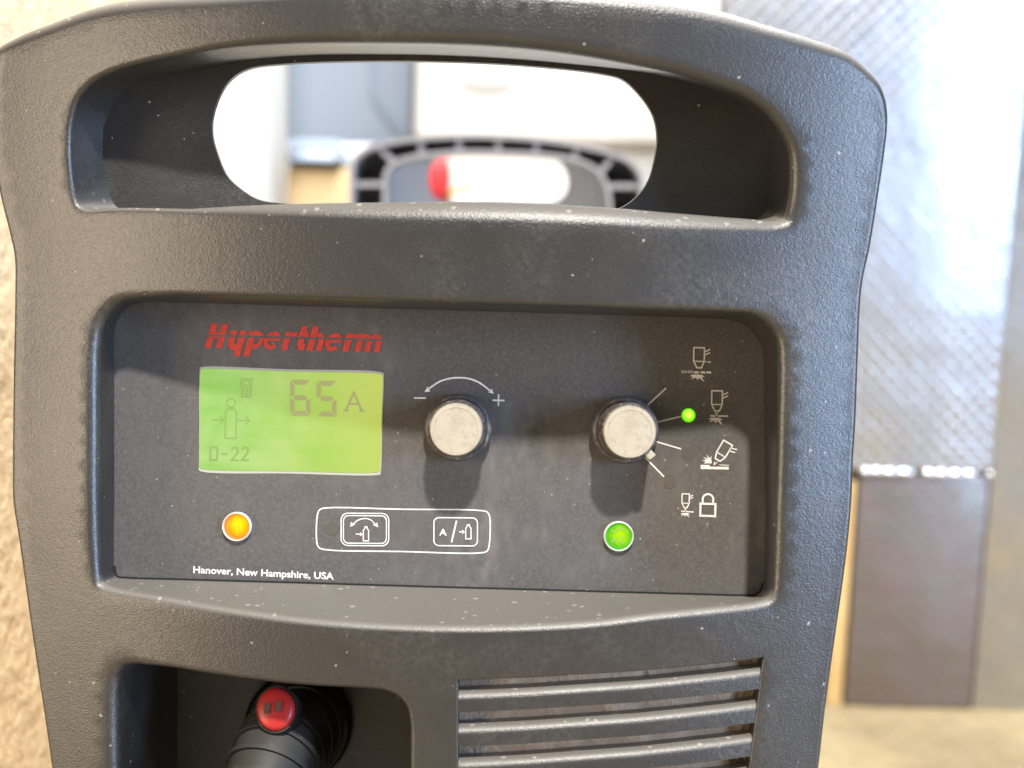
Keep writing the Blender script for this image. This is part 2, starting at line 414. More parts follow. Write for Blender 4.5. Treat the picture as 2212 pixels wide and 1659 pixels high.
# socket recess floor
fp, ft = fill([Vector((BV[i].x, BV[i].z)) for i in sock_ring], [], .006)
n1 = len(sock_ring); base1 = len(BV)
BV.extend(Vector((p.x, .032, p.y)) for p in fp[n1:])
BF.extend(tuple(sock_ring[j] if j < n1 else base1 + j - n1 for j in t) for t in ft)
# rounded outer edge and the skirt behind it
prev = list(range(0, len(o_ring)))
for t in (15, 30, 45, 60, 75, 90):
    a = R(t); P = []
    for p, n in zip(o_ring, o_in):
        r = r_out(p + -n * .001); q = p - n * (r * math.sin(a)); P.append(Vector((q.x, S(p.x, p.y) + r * (1 - math.cos(a)), q.y)))
    cur = addring(P); bridge(prev, cur); prev = cur
for yb, ins in ((.006, .0006), (.032, .0022)):
    P = [Vector((BV[i].x + n.x * ins, max(FLOOR_BOWL + .0026 + (yb - FLOOR_BOWL - .0026) * max(0., min(1., (.046 - BV[i].z) / .026)), BV[i].y + .0005), BV[i].z + n.y * ins)) for i, n in zip(prev, o_in)]
    cur = addring(P); bridge(prev, cur); prev = cur
bezel = mk('front_bezel', BV, BF, M_BEZEL, CUT, smooth=38)
bezel['label'] = 'black grained plastic front moulding with arched handle opening'

# --- grille: each louvre slat is a part, dusty backing behind
for k in range(6):
    A, B = [], []
    xs = np.linspace(983, 1662, 40)
    vf = VF(); secs = []
    for x in xs:
        yt = gy(x, 34.5 + 74.5 * k, 30 + 71.6 * k); yb = gy(x, 75 + 74.5 * k, 70.5 + 71.6 * k)
        lim = 1653.6 - (yt - 1417) * .118 + 3
        x = min(x, lim)
        t = PX(x, yt, S); b = PX(x, yb, S); h = t.z - b.z; r = .0014
        sec = [(.004, .0004), (.0, .0), (.0, h - r)] + [(r * (1 - math.cos(R(q))), h - r + r * math.sin(R(q))) for q in (22, 45, 67, 90)] + [(.004, h + .0004)]
        y0 = S(b.x, b.z) + .0003
        secs.append([Vector((b.x + (t.x - b.x) * (dz / h), y0 + dy, b.z + dz)) for dy, dz in sec])
    n = len(secs[0]); v = [p for s_ in secs for p in s_]
    f = [(i * n + j, i * n + (j + 1) % n, (i + 1) * n + (j + 1) % n, (i + 1) * n + j) for i in range(len(secs) - 1) for j in range(n)]
    f += [tuple(range(n)), tuple(range((len(secs) - 1) * n, len(secs) * n))]
    mk('slat', v, f, M_BEZEL, CUT, smooth=38)
def dust_mat():
    t = NT('dusty_brown_screen'); a = t.rng(t.noise(160, 4, .6), .4, .65); spots = t.rng(t.vor(95), .12, .22)
    spots2 = t.math('MAXIMUM', spots, t.math('GREATER_THAN', t.noise(60, 2), .5))
    col = t.mix(a, (.29, .215, .15), (.44, .34, .245)); col = t.mix(spots2, (.11, .08, .06), col)
    t.set(Base_Color=col, Roughness=.9, Normal=t.bump(a, .0006)); return t.m
v = []; f = []
xs = np.linspace(960, 1690, 16)
for i, x in enumerate(xs):
    for y in (1395, 1930):
        p = PX(x, y, S); v.append(Vector((p.x, S(p.x, p.z) + .0046, p.z)))
f = [(2 * i, 2 * i + 2, 2 * i + 3, 2 * i + 1) for i in range(len(xs) - 1)]
mk('grille_screen', v, f, dust_mat(), CUT)['label'] = 'brown dusty screen behind the slats'

# --- control panel sheet
pc = sum((Vector((p.x, p.y)) for p in p_floor), Vector((0, 0))) / len(p_floor)
pl = [p - n * .0012 for p, n in zip(p_floor, inward(p_floor))]
fp, ft = fill(pl, [], .02)
PY = .0006
cp = mk('control_panel', [Vector((p.x, PY, p.y)) for p in fp], ft, M_PANEL, CUT)
cp['label'] = 'flat black control panel film with white symbols'

seam_o = [p - n * .0003 for p, n in zip(p_floor, inward(p_floor))]; seam_i = [p + n * .00035 for p, n in zip(p_floor, inward(p_floor))]
ns = len(p_floor)
mk('panel_seam', [Vector((p.x, PY - .00025, p.y)) for p in seam_o + seam_i], [(i, (i + 1) % ns, ns + (i + 1) % ns, ns + i) for i in range(ns) if p_floor[i].y < -.0415], plain('seam_gap_dark', (.012, .011, .010), .8), CUT)  # dark strip painted in place of the open gap below the panel
# --- flat print: strokes and shapes laid 0.1 mm over the film
class Ink:
    def __init__(s, y=PY - .0001): s.vf = VF(); s.y = y
    def p(s, q): return PX(q[0], q[1], s.y)
    def poly(s, P):
        P = [Vector((p[0], p[1])) for p in P]
        b = [s.p(p) for p in P]; vv, tt = fill(P, [], 1e6)
        s.vf.add([s.p(p) for p in vv], tt); return s
    def stroke(s, P, wd, closed=False):
        P = [Vector((p[0], p[1])) for p in P]; n = len(P); L = []; Rr = []
        for i in range(n):
            a = P[i - 1] if (closed or i > 0) else None; c = P[(i + 1) % n] if (closed or i < n - 1) else None
            d1 = (P[i] - a).normalized() if a is not None else None; d2 = (c - P[i]).normalized() if c is not None else None
            if d1 is None: d1 = d2
            if d2 is None: d2 = d1
            t = (d1 + d2); t = t.normalized() if t.length > 1e-6 else d1
            nn = Vector((-t.y, t.x)); cosv = max(.35, nn.dot(Vector((-d1.y, d1.x))))
            L.append(P[i] + nn * (wd / 2 / cosv)); Rr.append(P[i] - nn * (wd / 2 / cosv))
        b = [s.p(q) for q in L] + [s.p(q) for q in Rr]
        m_ = n if closed else n - 1
        s.vf.add(b, [(i, (i + 1) % n, n + (i + 1) % n, n + i) for i in range(m_)]); return s
    def ring(s, c, r, wd=None, n=40):
        P = [(c[0] + r * math.cos(2 * math.pi * i / n), c[1] + r * math.sin(2 * math.pi * i / n)) for i in range(n)]
        return s.poly(P) if wd is None else s.stroke(P, wd, True)
    def build(s, name, mat, parent, label=None):
        o = s.vf.build(name, mat, parent, fix=False)
        if label: o['label'] = label
        return o
def roundrect(x0, y0, x1, y1, r, tilt=0.0305, n=7):
    P = []
    for cx, cy, a0 in ((x1 - r, y0 + r, -90), (x1 - r, y1 - r, 0), (x0 + r, y1 - r, 90), (x0 + r, y0 + r, 180)):
        for i in range(n):
            a = R(a0 + 90 * i / (n - 1)); P.append((cx + r * math.cos(a), cy + r * math.sin(a)))
    mx, my = (x0 + x1) / 2, (y0 + y1) / 2
    return [(mx + (p[0] - mx) - (p[1] - my) * tilt * .3, my + (p[1] - my) + (p[0] - mx) * tilt) for p in P]
Z3 = lambda X, Y: (1250.8 + .2381 * X, 735.1 + .2381 * Y)
ZL = lambda X, Y: (406.0 + .21827 * X, 680.3 + .21827 * Y)
ZB = lambda X, Y: (384.0 + .3224 * X, 1069.8 + .3224 * Y)
ZK = lambda X, Y: (855.8 + .27763 * X, 779.0 + .27763 * Y)
def arc(c, r, a0, a1, n=22): return [(c[0] + r * math.cos(R(a0 + (a1 - a0) * i / (n - 1))), c[1] + r * math.sin(R(a0 + (a1 - a0) * i / (n - 1)))) for i in range(n)]

def torch_icon(ik, f, kx, ky, s, w_=3.0, head=True):
    """cutting torch outline; f maps icon zoom pixels; (kx, ky) top-left of the barrel"""
    g = lambda X, Y: f(kx + X * s, ky + Y * s)
    ik.stroke([g(0, 0), g(96, 2), g(94, 126), g(68, 184), g(26, 182), g(-2, 124)], w_, True)
    ik.stroke([g(-2, 124), g(94, 126)], w_ * .8)
    ik.stroke([g(98, 40), g(148, 16)], w_ * .95); ik.stroke([g(98, 68), g(148, 46)], w_ * .95)
def burst(ik, f, cx, cy, s):
    g = lambda X, Y: f(cx + X * s, cy + Y * s)
    ik.poly([g(-38, 0), g(42, 2), g(70, 24), g(40, 22), g(66, 70), g(18, 30), g(2, 52), g(-10, 28), g(-58, 44), g(-36, 20), g(-68, 14)])
def icon_parts():
    k = Ink(); torch_icon(k, Z3, 1042, 66, 1.0)
    k.stroke([Z3(1146, 195), Z3(1182, 197)], 1.8); k.poly([Z3(1178, 186), Z3(1202, 198), Z3(1178, 208)])
    for x in (932, 988): k.stroke([Z3(x, 278), Z3(x + 40, 279), Z3(x + 40, 294), Z3(x, 293)], 1.4, True)
    for x in (1042, 1102, 1156): k.poly([Z3(x, 281), Z3(x + 44, 283), Z3(x + 44, 301), Z3(x, 299)])
    burst(k, Z3, 1072, 310, 1.0); k.build('mode_symbol', M_WHITE, cp, 'torch over a broken line, white')
    k = Ink(); torch_icon(k, Z3, 1205, 457, 1.0)
    k.stroke([Z3(1234, 650), Z3(1246, 680), Z3(1258, 650)], 1.9)
    k.poly([Z3(1190, 677), Z3(1236, 679), Z3(1236, 693), Z3(1190, 692)]); k.poly([Z3(1258, 680), Z3(1354, 681), Z3(1354, 695), Z3(1258, 694)])
    burst(k, Z3, 1236, 701, 1.0); k.build('mode_symbol', M_WHITE, cp, 'torch over a cut plate, white')
    k = Ink()
    k.stroke([Z3(1312, 906), Z3(1392, 954), Z3(1328, 1062), Z3(1280, 1098), Z3(1236, 1072), Z3(1248, 1014)], 3.0, True)
    k.stroke([Z3(1248, 1014), Z3(1328, 1062)], 2.4)
    k.stroke([Z3(1376, 978), Z3(1434, 992)], 2.8); k.stroke([Z3(1362, 1004), Z3(1416, 1018)], 2.8)
    k.stroke([Z3(1230, 1100), Z3(1224, 1130), Z3(1256, 1104)], 1.8)
    k.poly([Z3(1104, 1130), Z3(1186, 1131), Z3(1186, 1146), Z3(1358, 1148), Z3(1357, 1173), Z3(1104, 1168)])
    k.stroke([Z3(1270, 1130), Z3(1360, 1134)], 1.6)
    k.poly([Z3(1206, 1116), Z3(1128, 1117), Z3(1150, 1104), Z3(1114, 1086), Z3(1154, 1088), Z3(1126, 1056), Z3(1168, 1076), Z3(1158, 1034), Z3(1184, 1070), Z3(1202, 1050), Z3(1200, 1084)])
    k.build('mode_symbol', M_WHITE, cp, 'slanted gouging torch, white')
    k = Ink(); torch_icon(k, Z3, 935, 1393, .68, 2.4)
    k.stroke([Z3(956, 1524), Z3(964, 1546), Z3(972, 1524)], 1.5)
    k.poly([Z3(926, 1546), Z3(960, 1547), Z3(960, 1557), Z3(926, 1556)]); k.poly([Z3(970, 1548), Z3(1040, 1552), Z3(1040, 1564), Z3(970, 1560)])
    burst(k, Z3, 962, 1566, .64)
    k.stroke([Z3(1102, 1482), Z3(1238, 1486), Z3(1235, 1596), Z3(1100, 1591)], 4.4, True)
    a = [Z3(1170 + 48 * math.cos(t), 1442 + 46 * math.sin(t)) for t in np.linspace(math.pi, 2 * math.pi, 14)]
    k.stroke([Z3(1121, 1482)] + a + [Z3(1216, 1484)], 4.2)
    k.build('mode_symbol', M_WHITE, cp, 'torch with closed padlock, white')
    k = Ink()
    for a, b in (((600, 608), (790, 434)), ((690, 748), (926, 690)), ((690, 916), (926, 986)), ((602, 1064), (770, 1238))):
        k.stroke([Z3(*a), Z3(*b)], 3.4)
    k.build('selector_lines', M_WHITE, cp)
    for c in ((845, 372), (985, 1030), (822, 1290)):
        Ink().ring(Z3(*c), 13).build('unlit_indicator', M_FAINT, cp)
    Ink().ring(ZB(1035, 225), 14).build('unlit_indicator', M_FAINT, cp)
    # arc with arrows, minus, plus round the other knob
    k = Ink()
    a = catmull([ZK(250, 222), ZK(340, 162), ZK(430, 137), ZK(490, 133), ZK(560, 139), ZK(650, 173), ZK(736, 240)], 6, False)
    k.stroke(a, 3.6); k.poly([ZK(220, 244), ZK(246, 200), ZK(264, 240)]); k.poly([ZK(760, 258), ZK(716, 246), ZK(744, 216)])
    k.poly([ZK(138, 284), ZK(232, 286), ZK(232, 298), ZK(138, 296)])
    k.poly([ZK(750, 302), ZK(843, 304), ZK(843, 316), ZK(750, 314)]); k.poly([ZK(791, 263), ZK(803, 263), ZK(802, 304), ZK(790, 304)]); k.poly([ZK(790, 314.5), ZK(802, 314.5), ZK(801, 353), ZK(789, 353)])
    k.build('adjust_arrow', M_WHITE, cp, 'curved double arrow between minus and plus, white')
    # the two push buttons
    def rrz(f, x0, y0, x1, y1, r):
        a = f(x0, y0); b = f(x1, y1); return roundrect(a[0], a[1], b[0], b[1], r, .010)
    k = Ink()
    P = [ZB(x, y) for x, y in [(985, 86), (1500, 94), (2045, 104), (2074, 114), (2090, 145), (2086, 340), (2074, 372), (2040, 385), (1500, 377), (985, 364), (946, 350), (932, 318), (936, 130), (950, 98)]]
    k.stroke(catmull(P, 5), 3.0, True); k.build('button_group_border', M_WHITE, cp)
    def bottle(k, f, x, y, s):
        g = lambda X, Y: f(x + X * s, y + Y * s)
        k.stroke([g(-7, 8), g(-7, 0), g(7, 0), g(7, 8), g(18, 24), g(18, 96), g(-18, 96), g(-18, 24)], 2.4, True)
    b1 = Ink(); b1.poly(catmull([ZB(x, y) for x, y in [(1120, 122), (1250, 124), (1385, 128), (1412, 150), (1410, 310), (1385, 336), (1250, 336), (1120, 332), (1094, 310), (1096, 146)]], 6))
    b1 = b1.build('push_button', M_PANEL, CUT, 'gas pressure button with double white border')
    k = Ink(PY - .0002)
    for o in ((1094, 121, 1414, 338, 15, 2.4), (1110, 137, 1398, 322, 11, 2.4)):
        k.stroke(rrz(ZB, *o[:4], o[4]), o[5], True)
    k.stroke(catmull([ZB(1175, 195), ZB(1205, 168), ZB(1262, 156), ZB(1300, 170), ZB(1322, 198)], 5, False), 2.4)
    k.poly([ZB(1156, 212), ZB(1160, 178), ZB(1190, 196)]); k.poly([ZB(1342, 214), ZB(1306, 200), ZB(1336, 182)])
    bottle(k, ZB, 1261, 212, .98); k.stroke([ZB(1192, 260), ZB(1226, 261)], 2.2); k.poly([ZB(1222, 247), ZB(1242, 262), ZB(1220, 275)])
    k.build('button_symbol', M_WHITE, b1)
    b2 = Ink(); b2.poly(catmull([ZB(x, y) for x, y in [(1740, 152), (1865, 154), (1990, 156), (2008, 176), (2004, 318), (1980, 338), (1865, 336), (1740, 334), (1716, 312), (1720, 172)]], 6))
    b2 = b2.build('push_button', M_PANEL, CUT, 'display toggle button with single white border')
    k = Ink(PY - .0002); k.stroke(rrz(ZB, 1716, 151, 2008, 339, 11), 2.6, True)
    k.stroke([ZB(1868, 170), ZB(1834, 316)], 3.6); bottle(k, ZB, 1947, 198, .98); k.stroke([ZB(1884, 245), ZB(1908, 246)], 2.2); k.poly([ZB(1906, 230), ZB(1926, 246), ZB(1904, 260)])
    k.build('button_symbol', M_WHITE, b2)
    return b1, b2
B1, B2 = icon_parts()

def text_mesh(body, bold=0.0, shear=0.):
    c = bpy.data.curves.new('t', 'FONT'); c.body = body; c.size = 1; c.offset = bold; c.shear = shear; c.resolution_u = 4; c.fill_mode = 'BOTH' if hasattr(c, 'fill_mode') else c.fill_mode
    o = bpy.data.objects.new('t', c); COL.objects.link(o); bpy.context.view_layer.update()
    me = bpy.data.meshes.new_from_object(o.evaluated_get(bpy.context.evaluated_depsgraph_get()))
    bpy.data.objects.remove(o); bpy.data.curves.remove(c)
    return me
def lettering(name, body, a, b, ztop, zbot, mat, parent, bold=0., shear=0., slit=None, y=PY - .0001):
    """fit the words between reading points a (left end) and b (right end); ztop/zbot: frame heights of the glyph box"""
    me = text_mesh(body, bold, shear)
    co = np.array([v.co[:2] for v in me.vertices]); lo, hi = co.min(0), co.max(0)
    pa, pb = PX(*a, y), PX(*b, y); t = PX(a[0], ztop, y).z; bt = PX(a[0], zbot, y).z
    for v in me.vertices:
        fx = (v.co.x - lo[0]) / (hi[0] - lo[0]); fz = (v.co.y - lo[1]) / (hi[1] - lo[1])
        v.co = (pa.x + (pb.x - pa.x) * fx, y, bt + (t - bt) * fz + (pb.z - pa.z) * fx)
    if slit:
        bm = bmesh.new(); bm.from_mesh(me)
        dirv = Vector((pb.x - pa.x, 0, pb.z - pa.z)).normalized(); nrm = Vector((-dirv.z, 0, dirv.x))
        for s in slit:
            z = bt + (t - bt) * s
            bmesh.ops.bisect_plane(bm, geom=bm.verts[:] + bm.edges[:] + bm.faces[:], plane_co=(pa.x, y, z), plane_no=nrm, dist=1e-8)
        z0, z1 = [bt + (t - bt) * s for s in slit]
        kill = [f for f in bm.faces if z0 < f.calc_center_median().z - (f.calc_center_median().x - pa.x) * dirv.z / dirv.x < z1]
        bmesh.ops.delete(bm, geom=kill, context='FACES'); bm.to_mesh(me); bm.free()
    o = link(name, me, mat, parent); me.name = name
    return o
def brand():
    """heavy slanted letters drawn as thick strokes, split by a thin line"""
    f = lambda u, v: ZL(165 + u + v * .27, 325 + u * .0262 - v)
    k = Ink()
    def st(P, w_, closed=False):
        k.y -= 2e-6
        P = [Vector(p) for p in P]; n = len(P); A, B = [], []
        for i in range(n):
            d1 = (P[i] - P[i - 1]).normalized() if i else (P[1] - P[0]).normalized(); d2 = (P[i + 1] - P[i]).normalized() if i < n - 1 else d1
            t = (d1 + d2).normalized(); nn = Vector((-t.y, t.x)); c = max(.5, nn.dot(Vector((-d1.y, d1.x)))); A.append(P[i] + nn * w_ / 2 / c); B.append(P[i] - nn * w_ / 2 / c)
        k.vf.add([k.p(f(q.x, q.y)) for q in A] + [k.p(f(q.x, q.y)) for q in B], [(i, i + 1, n + i + 1, n + i) for i in range(n - 1)])
    w_ = 66; X = 178
    def stem(u, v0, v1, ww=w_): st([(u + ww / 2, v0), (u + ww / 2, v1)], ww)
    def arch(u0, u1, vt=X, vb=60):      # from the left stem over and down the right stem
        m_ = (u0 + u1) / 2; r = (u1 - u0) / 2
        st([(m_ + r * math.cos(a), vt - 30 - r + r * math.sin(a) + (r - 30) * 0 ) for a in np.linspace(math.pi * .95, 0, 10)] + [(u1, vb)], 58)
    def bowl_e(u):
        c, r = (u + 72, 89), 60
        st([(c[0] + r * math.cos(a) * 1.02, c[1] + (r + 8) * math.sin(a)) for a in np.linspace(R(0), R(318), 24)], 44); st([(u + 20, 98), (u + 150, 98)], 26)
    stem(0, 0, 242); stem(106, 0, 242); st([(30, 128), (140, 128)], 62)
    u = 212; stem(u, 55, X); stem(u + 92, -74, X); st([(u + 34 + 46 + 46 * math.cos(a), 70 + 46 * math.sin(a) - 12) for a in np.linspace(math.pi, 2 * math.pi, 10)], 56)
    u = 398; stem(u, -74, X); st([(u + 86 + 52 * math.cos(a), 89 + 66 * math.sin(a)) for a in np.linspace(R(150), R(-150), 18)], 46)
    bowl_e(572)
    u = 752; stem(u, 0, X); st([(u + 40, 110), (u + 70, 140), (u + 128, 150)], 54)
    u = 894; st([(u + 34, 240), (u + 34, 60), (u + 46, 34), (u + 88, 28)], 62); st([(u - 8, 152), (u + 96, 152)], 52)
    u = 1004; stem(u, 0, 240); arch(u + 40, u + 124, X, 0)
    bowl_e(1180)
    u = 1358; stem(u, 0, X); st([(u + 40, 110), (u + 70, 140), (u + 122, 150)], 54)
    u = 1478; stem(u, 0, X, 62); arch(u + 38, u + 124, X, 0); arch(u + 132, u + 220, X, 0)
    me = bpy.data.meshes.new('brand_lettering'); me.from_pydata([tuple(q) for q in k.vf.v], [], k.vf.f)
    bm = bmesh.new(); bm.from_mesh(me)
    lo, hi = [], []
    a0, b0 = PX(*f(0, 112), PY), PX(*f(1700, 112), PY); a1 = PX(*f(0, 133), PY); d = (b0 - a0).normalized(); nrm = Vector((-d.z, 0, d.x))
    for a in (a0, a1): bmesh.ops.bisect_plane(bm, geom=bm.verts[:] + bm.edges[:] + bm.faces[:], plane_co=a, plane_no=nrm, dist=1e-9)
    kill = [q for q in bm.faces if (q.calc_center_median() - a0).dot(nrm) > 0 and (q.calc_center_median() - a1).dot(nrm) < 0]
    bmesh.ops.delete(bm, geom=kill, context='FACES'); bm.to_mesh(me); bm.free()
    o = link('brand_lettering', me, M_RED, cp); o['label'] = 'red slanted brand name split by a thin line'
brand()
lettering('town_lettering', 'Hanover, New Hampshire, USA', ZB(104, 500), ZB(1046, 545), ZB(0, 473)[1], ZB(0, 536)[1], M_WHITE, cp, .026)
lettering('button_letter', 'A', ZB(1752, 250), ZB(1802, 251), ZB(0, 224)[1], ZB(0, 270)[1], M_WHITE, B2, .03, y=PY - .0002)

# --- liquid crystal screen
scr = Ink(PY - .0001)
scr.poly(catmull([ZL(x, y) for x, y in [(150, 512), (1000, 538), (1900, 563), (1938, 582), (1940, 620), (1925, 1080), (1910, 1545), (1902, 1575), (1870, 1586), (1000, 1570), (130, 1550), (106, 1530), (108, 1500), (112, 1050), (114, 560), (122, 522)]], 6))
frame = scr.build('display_frame', plain('pale_screen_edge', (.42, .42, .36), .35), CUT, 'thin pale edge of the screen')
scr = Ink(PY - .0002)
scr.poly(catmull([ZL(x, y) for x, y in [(150, 534), (1000, 560), (1900, 585), (1924, 596), (1928, 640), (1915, 1080), (1902, 1530), (1895, 1550), (1860, 1560), (1000, 1546), (130, 1522), (114, 1508), (114, 1470), (118, 1050), (122, 570), (130, 540)]], 6))
LCD = scr.build('display_screen', M_LCD, CUT, 'lit green screen reading 65 A and D-22')
sy = PY - .0003
def seven(k, f, x0, y0, w_, h_, t, segs, skew=0.):
    g = lambda X, Y: f(x0 + X, y0 + Y + X * .02)
    m_ = h_ / 2; e = t * .5; q = t * .12
    S7 = {'a': [(q + 2, 0), (w_ - q - 2, 0), (w_ - t, t), (t, t)], 'd': [(t, h_ - t), (w_ - t, h_ - t), (w_ - q - 2, h_), (q + 2, h_)], 'g': [(e + q, m_), (t, m_ - e), (w_ - t, m_ - e), (w_ - e - q, m_), (w_ - t, m_ + e), (t, m_ + e)],
          'f': [(0, q + 3), (t - q, t + 4), (t - q, m_ - e - 4), (0, m_ - 5)], 'e': [(0, m_ + 5), (t - q, m_ + e + 4), (t - q, h_ - t - 4), (0, h_ - q - 3)],
          'b': [(w_, q + 3), (w_, m_ - 5), (w_ - t + q, m_ - e - 4), (w_ - t + q, t + 4)], 'c': [(w_, m_ + 5), (w_, h_ - q - 3), (w_ - t + q, h_ - t - 4), (w_ - t + q, m_ + e + 4)]}
    for s_ in segs: k.poly([g(*p) for p in S7[s_]])
k = Ink(sy); seven(k, ZL, 1010, 640, 202, 358, 50, 'afgedc'); k.build('screen_digit', M_SEG, LCD)
k = Ink(sy); seven(k, ZL, 1274, 650, 196, 354, 50, 'afgcd'); k.build('screen_digit', M_SEG, LCD)
k = Ink(sy); k.stroke([ZL(1560, 950), ZL(1642, 770), ZL(1722, 952)], 5.0); k.stroke([ZL(1596, 880), ZL(1690, 882)], 4.6)
k.poly([ZL(1536, 936), ZL(1590, 937), ZL(1590, 957), ZL(1536, 956)]); k.poly([ZL(1696, 940), ZL(1748, 941), ZL(1748, 960), ZL(1696, 959)]); k.build('screen_letter', M_SEG, LCD)
k = Ink(sy); k.stroke([ZL(528, 632), ZL(632, 635), ZL(626, 712), ZL(616, 814), ZL(534, 812), ZL(538, 712), ZL(522, 706)], 2.8, True)
k.stroke([ZL(552, 652), ZL(606, 653), ZL(606, 694), ZL(550, 692)], 2.4, True); k.stroke([ZL(540, 712), ZL(622, 714)], 2.4)
for y in (748, 780): k.stroke([ZL(548, y), ZL(612, y + 1)], 2.0)
for x in (566, 590): k.stroke([ZL(x, 724), ZL(x, 806)], 2.0)
k.build('screen_symbol', M_SEG2, LCD)
k = Ink(sy); k.ring(ZL(425, 872), 9.5, 2.4, 20); k.stroke([ZL(402, 914), ZL(450, 914)], 3.2)
k.stroke([ZL(372, 960), ZL(396, 932), ZL(456, 932), ZL(480, 960), ZL(474, 1222), ZL(368, 1220)], 2.8, True)
k.stroke([ZL(232, 1036), ZL(356, 1038)], 2.6); k.stroke([ZL(316, 1000), ZL(352, 1038), ZL(318, 1072)], 2.2)
k.stroke([ZL(486, 1042), ZL(600, 1046)], 2.6); k.stroke([ZL(564, 1004), ZL(608, 1046), ZL(566, 1088)], 2.4); k.build('screen_symbol', M_SEG2, LCD)
k = Ink(sy); k.stroke([ZL(222, 1310), ZL(284, 1310), ZL(292, 1330), ZL(288, 1420), ZL(280, 1436), ZL(220, 1436)], 4.6, True)
k.stroke([ZL(326, 1376), ZL(390, 1378)], 4.0)
for x in (430, 532):
    k.stroke([ZL(x, 1334), ZL(x + 18, 1314), ZL(x + 52, 1314), ZL(x + 66, 1338), ZL(x + 58, 1368), ZL(x, 1436), ZL(x + 74, 1440)], 3.8)
k.build('screen_digit', M_SEG2, LCD)

# --- lamps on the panel
def dome(name, c, r, bulge, mat, parent, n=32, m_=8):
    """shallow lens; object origin at its own centre"""
    o_ = PX(c[0], c[1], PY); r *= 1e-4
    v = [Vector((0, -bulge, 0))]
    for j in range(1, m_ + 1):
        a = j / m_
        for i in range(n):
            t = 2 * math.pi * i / n; v.append(Vector((r * a * math.cos(t), -bulge * math.sqrt(max(0, 1 - a * a)) , r * a * math.sin(t))))
    f = [(0, 1 + i, 1 + (i + 1) % n) for i in range(n)]
    for j in range(m_ - 1):
        for i in range(n): f.append((1 + j * n + i, 1 + (j + 1) * n + i, 1 + (j + 1) * n + (i + 1) % n, 1 + j * n + (i + 1) % n))
    ob = mk(name, v, f, mat, parent, smooth=60); ob.location = o_ - Vector((0, .0002, 0)); return ob
def lathe(prof, c, n=48, jitter=None):
    """prof: (radius, y) list; axis along y through c"""
    v = []; f = []
    for j, (r, y) in enumerate(prof):
        for i in range(n):
            t = 2 * math.pi * i / n; rr = r + (jitter(j, i, t) if jitter else 0)
            v.append(Vector((c[0] + rr * math.cos(t), c[1] + y, c[2] + rr * math.sin(t))))
    for j in range(len(prof) - 1):
        for i in range(n): f.append((j * n + i, j * n + (i + 1) % n, (j + 1) * n + (i + 1) % n, (j + 1) * n + i))
    return v, f
M_RING = plain('pale_lamp_ring', (.72, .72, .70), .3)
def indicator(c, r, mat, label, ringw=4.0):
    o = dome('indicator_light', c, r, .0006, mat, CUT); o['label'] = label
    if ringw:
        rr = r * 1e-4
        v, f = lathe([(rr, -.0001), (rr, -.0007), (rr + ringw * .4e-4, -.0010), (rr + ringw * .8e-4, -.0008), (rr + ringw * 1e-4, .0)], (0, 0, 0))
        mk('lamp_ring', v, f, M_RING, o, smooth=50)
    return o
fault = indicator((513, 1137), 28, lens('orange_lens', (.95, .22, .0), (1.0, .80, .0), .0026, (.0004, .0004), 1.05), 'glowing orange fault light', 4)
acl = indicator((1336, 1158), 29, lens('green_lens', (.07, .46, .0), (.62, .85, .0), .0026, (.0003, .0002), .85), 'glowing green light marked AC', 4)
led = indicator((1487, 897), 15, lens('green_led', (.14, .80, .0), (.95, .95, .10), .0013, (0, .0001), 1.05), 'small round green light beside the selector', 0)
ZA = lambda X, Y: (1250.8 + .17361 * X, 1069.8 + .17361 * Y)
M_MARK = plain('lamp_mark', (.20, .42, .10), .5)
def on_lamp(o): o.matrix_parent_inverse = Matrix.Translation(-o.parent.location)
k = Ink(PY - .0011); k.stroke(catmull([ZA(404, 424), ZA(420, 450), ZA(450, 456), ZA(490, 420), ZA(520, 406), ZA(550, 420), ZA(566, 450)], 5, False), 2.6); on_lamp(k.build('lamp_mark', M_MARK, acl))
on_lamp(lettering('lamp_mark', 'A', ZA(402, 560), ZA(474, 560), ZA(0, 516)[1], ZA(0, 594)[1], M_MARK, acl, .012, y=PY - .0011))
on_lamp(lettering('lamp_mark', 'C', ZA(498, 560), ZA(564, 560), ZA(0, 518)[1], ZA(0, 594)[1], M_MARK, acl, .012, y=PY - .0011))
M_OMARK = plain('orange_lamp_mark', (.55, .28, .02), .5, Emission_Color=(.75, .42, 0, 1), Emission_Strength=.8)
k = Ink(PY - .0011); k.stroke([ZB(376, 150), ZB(374, 206), ZB(398, 212), ZB(398, 262)], 1.6); on_lamp(k.build('lamp_mark', M_OMARK, fault))

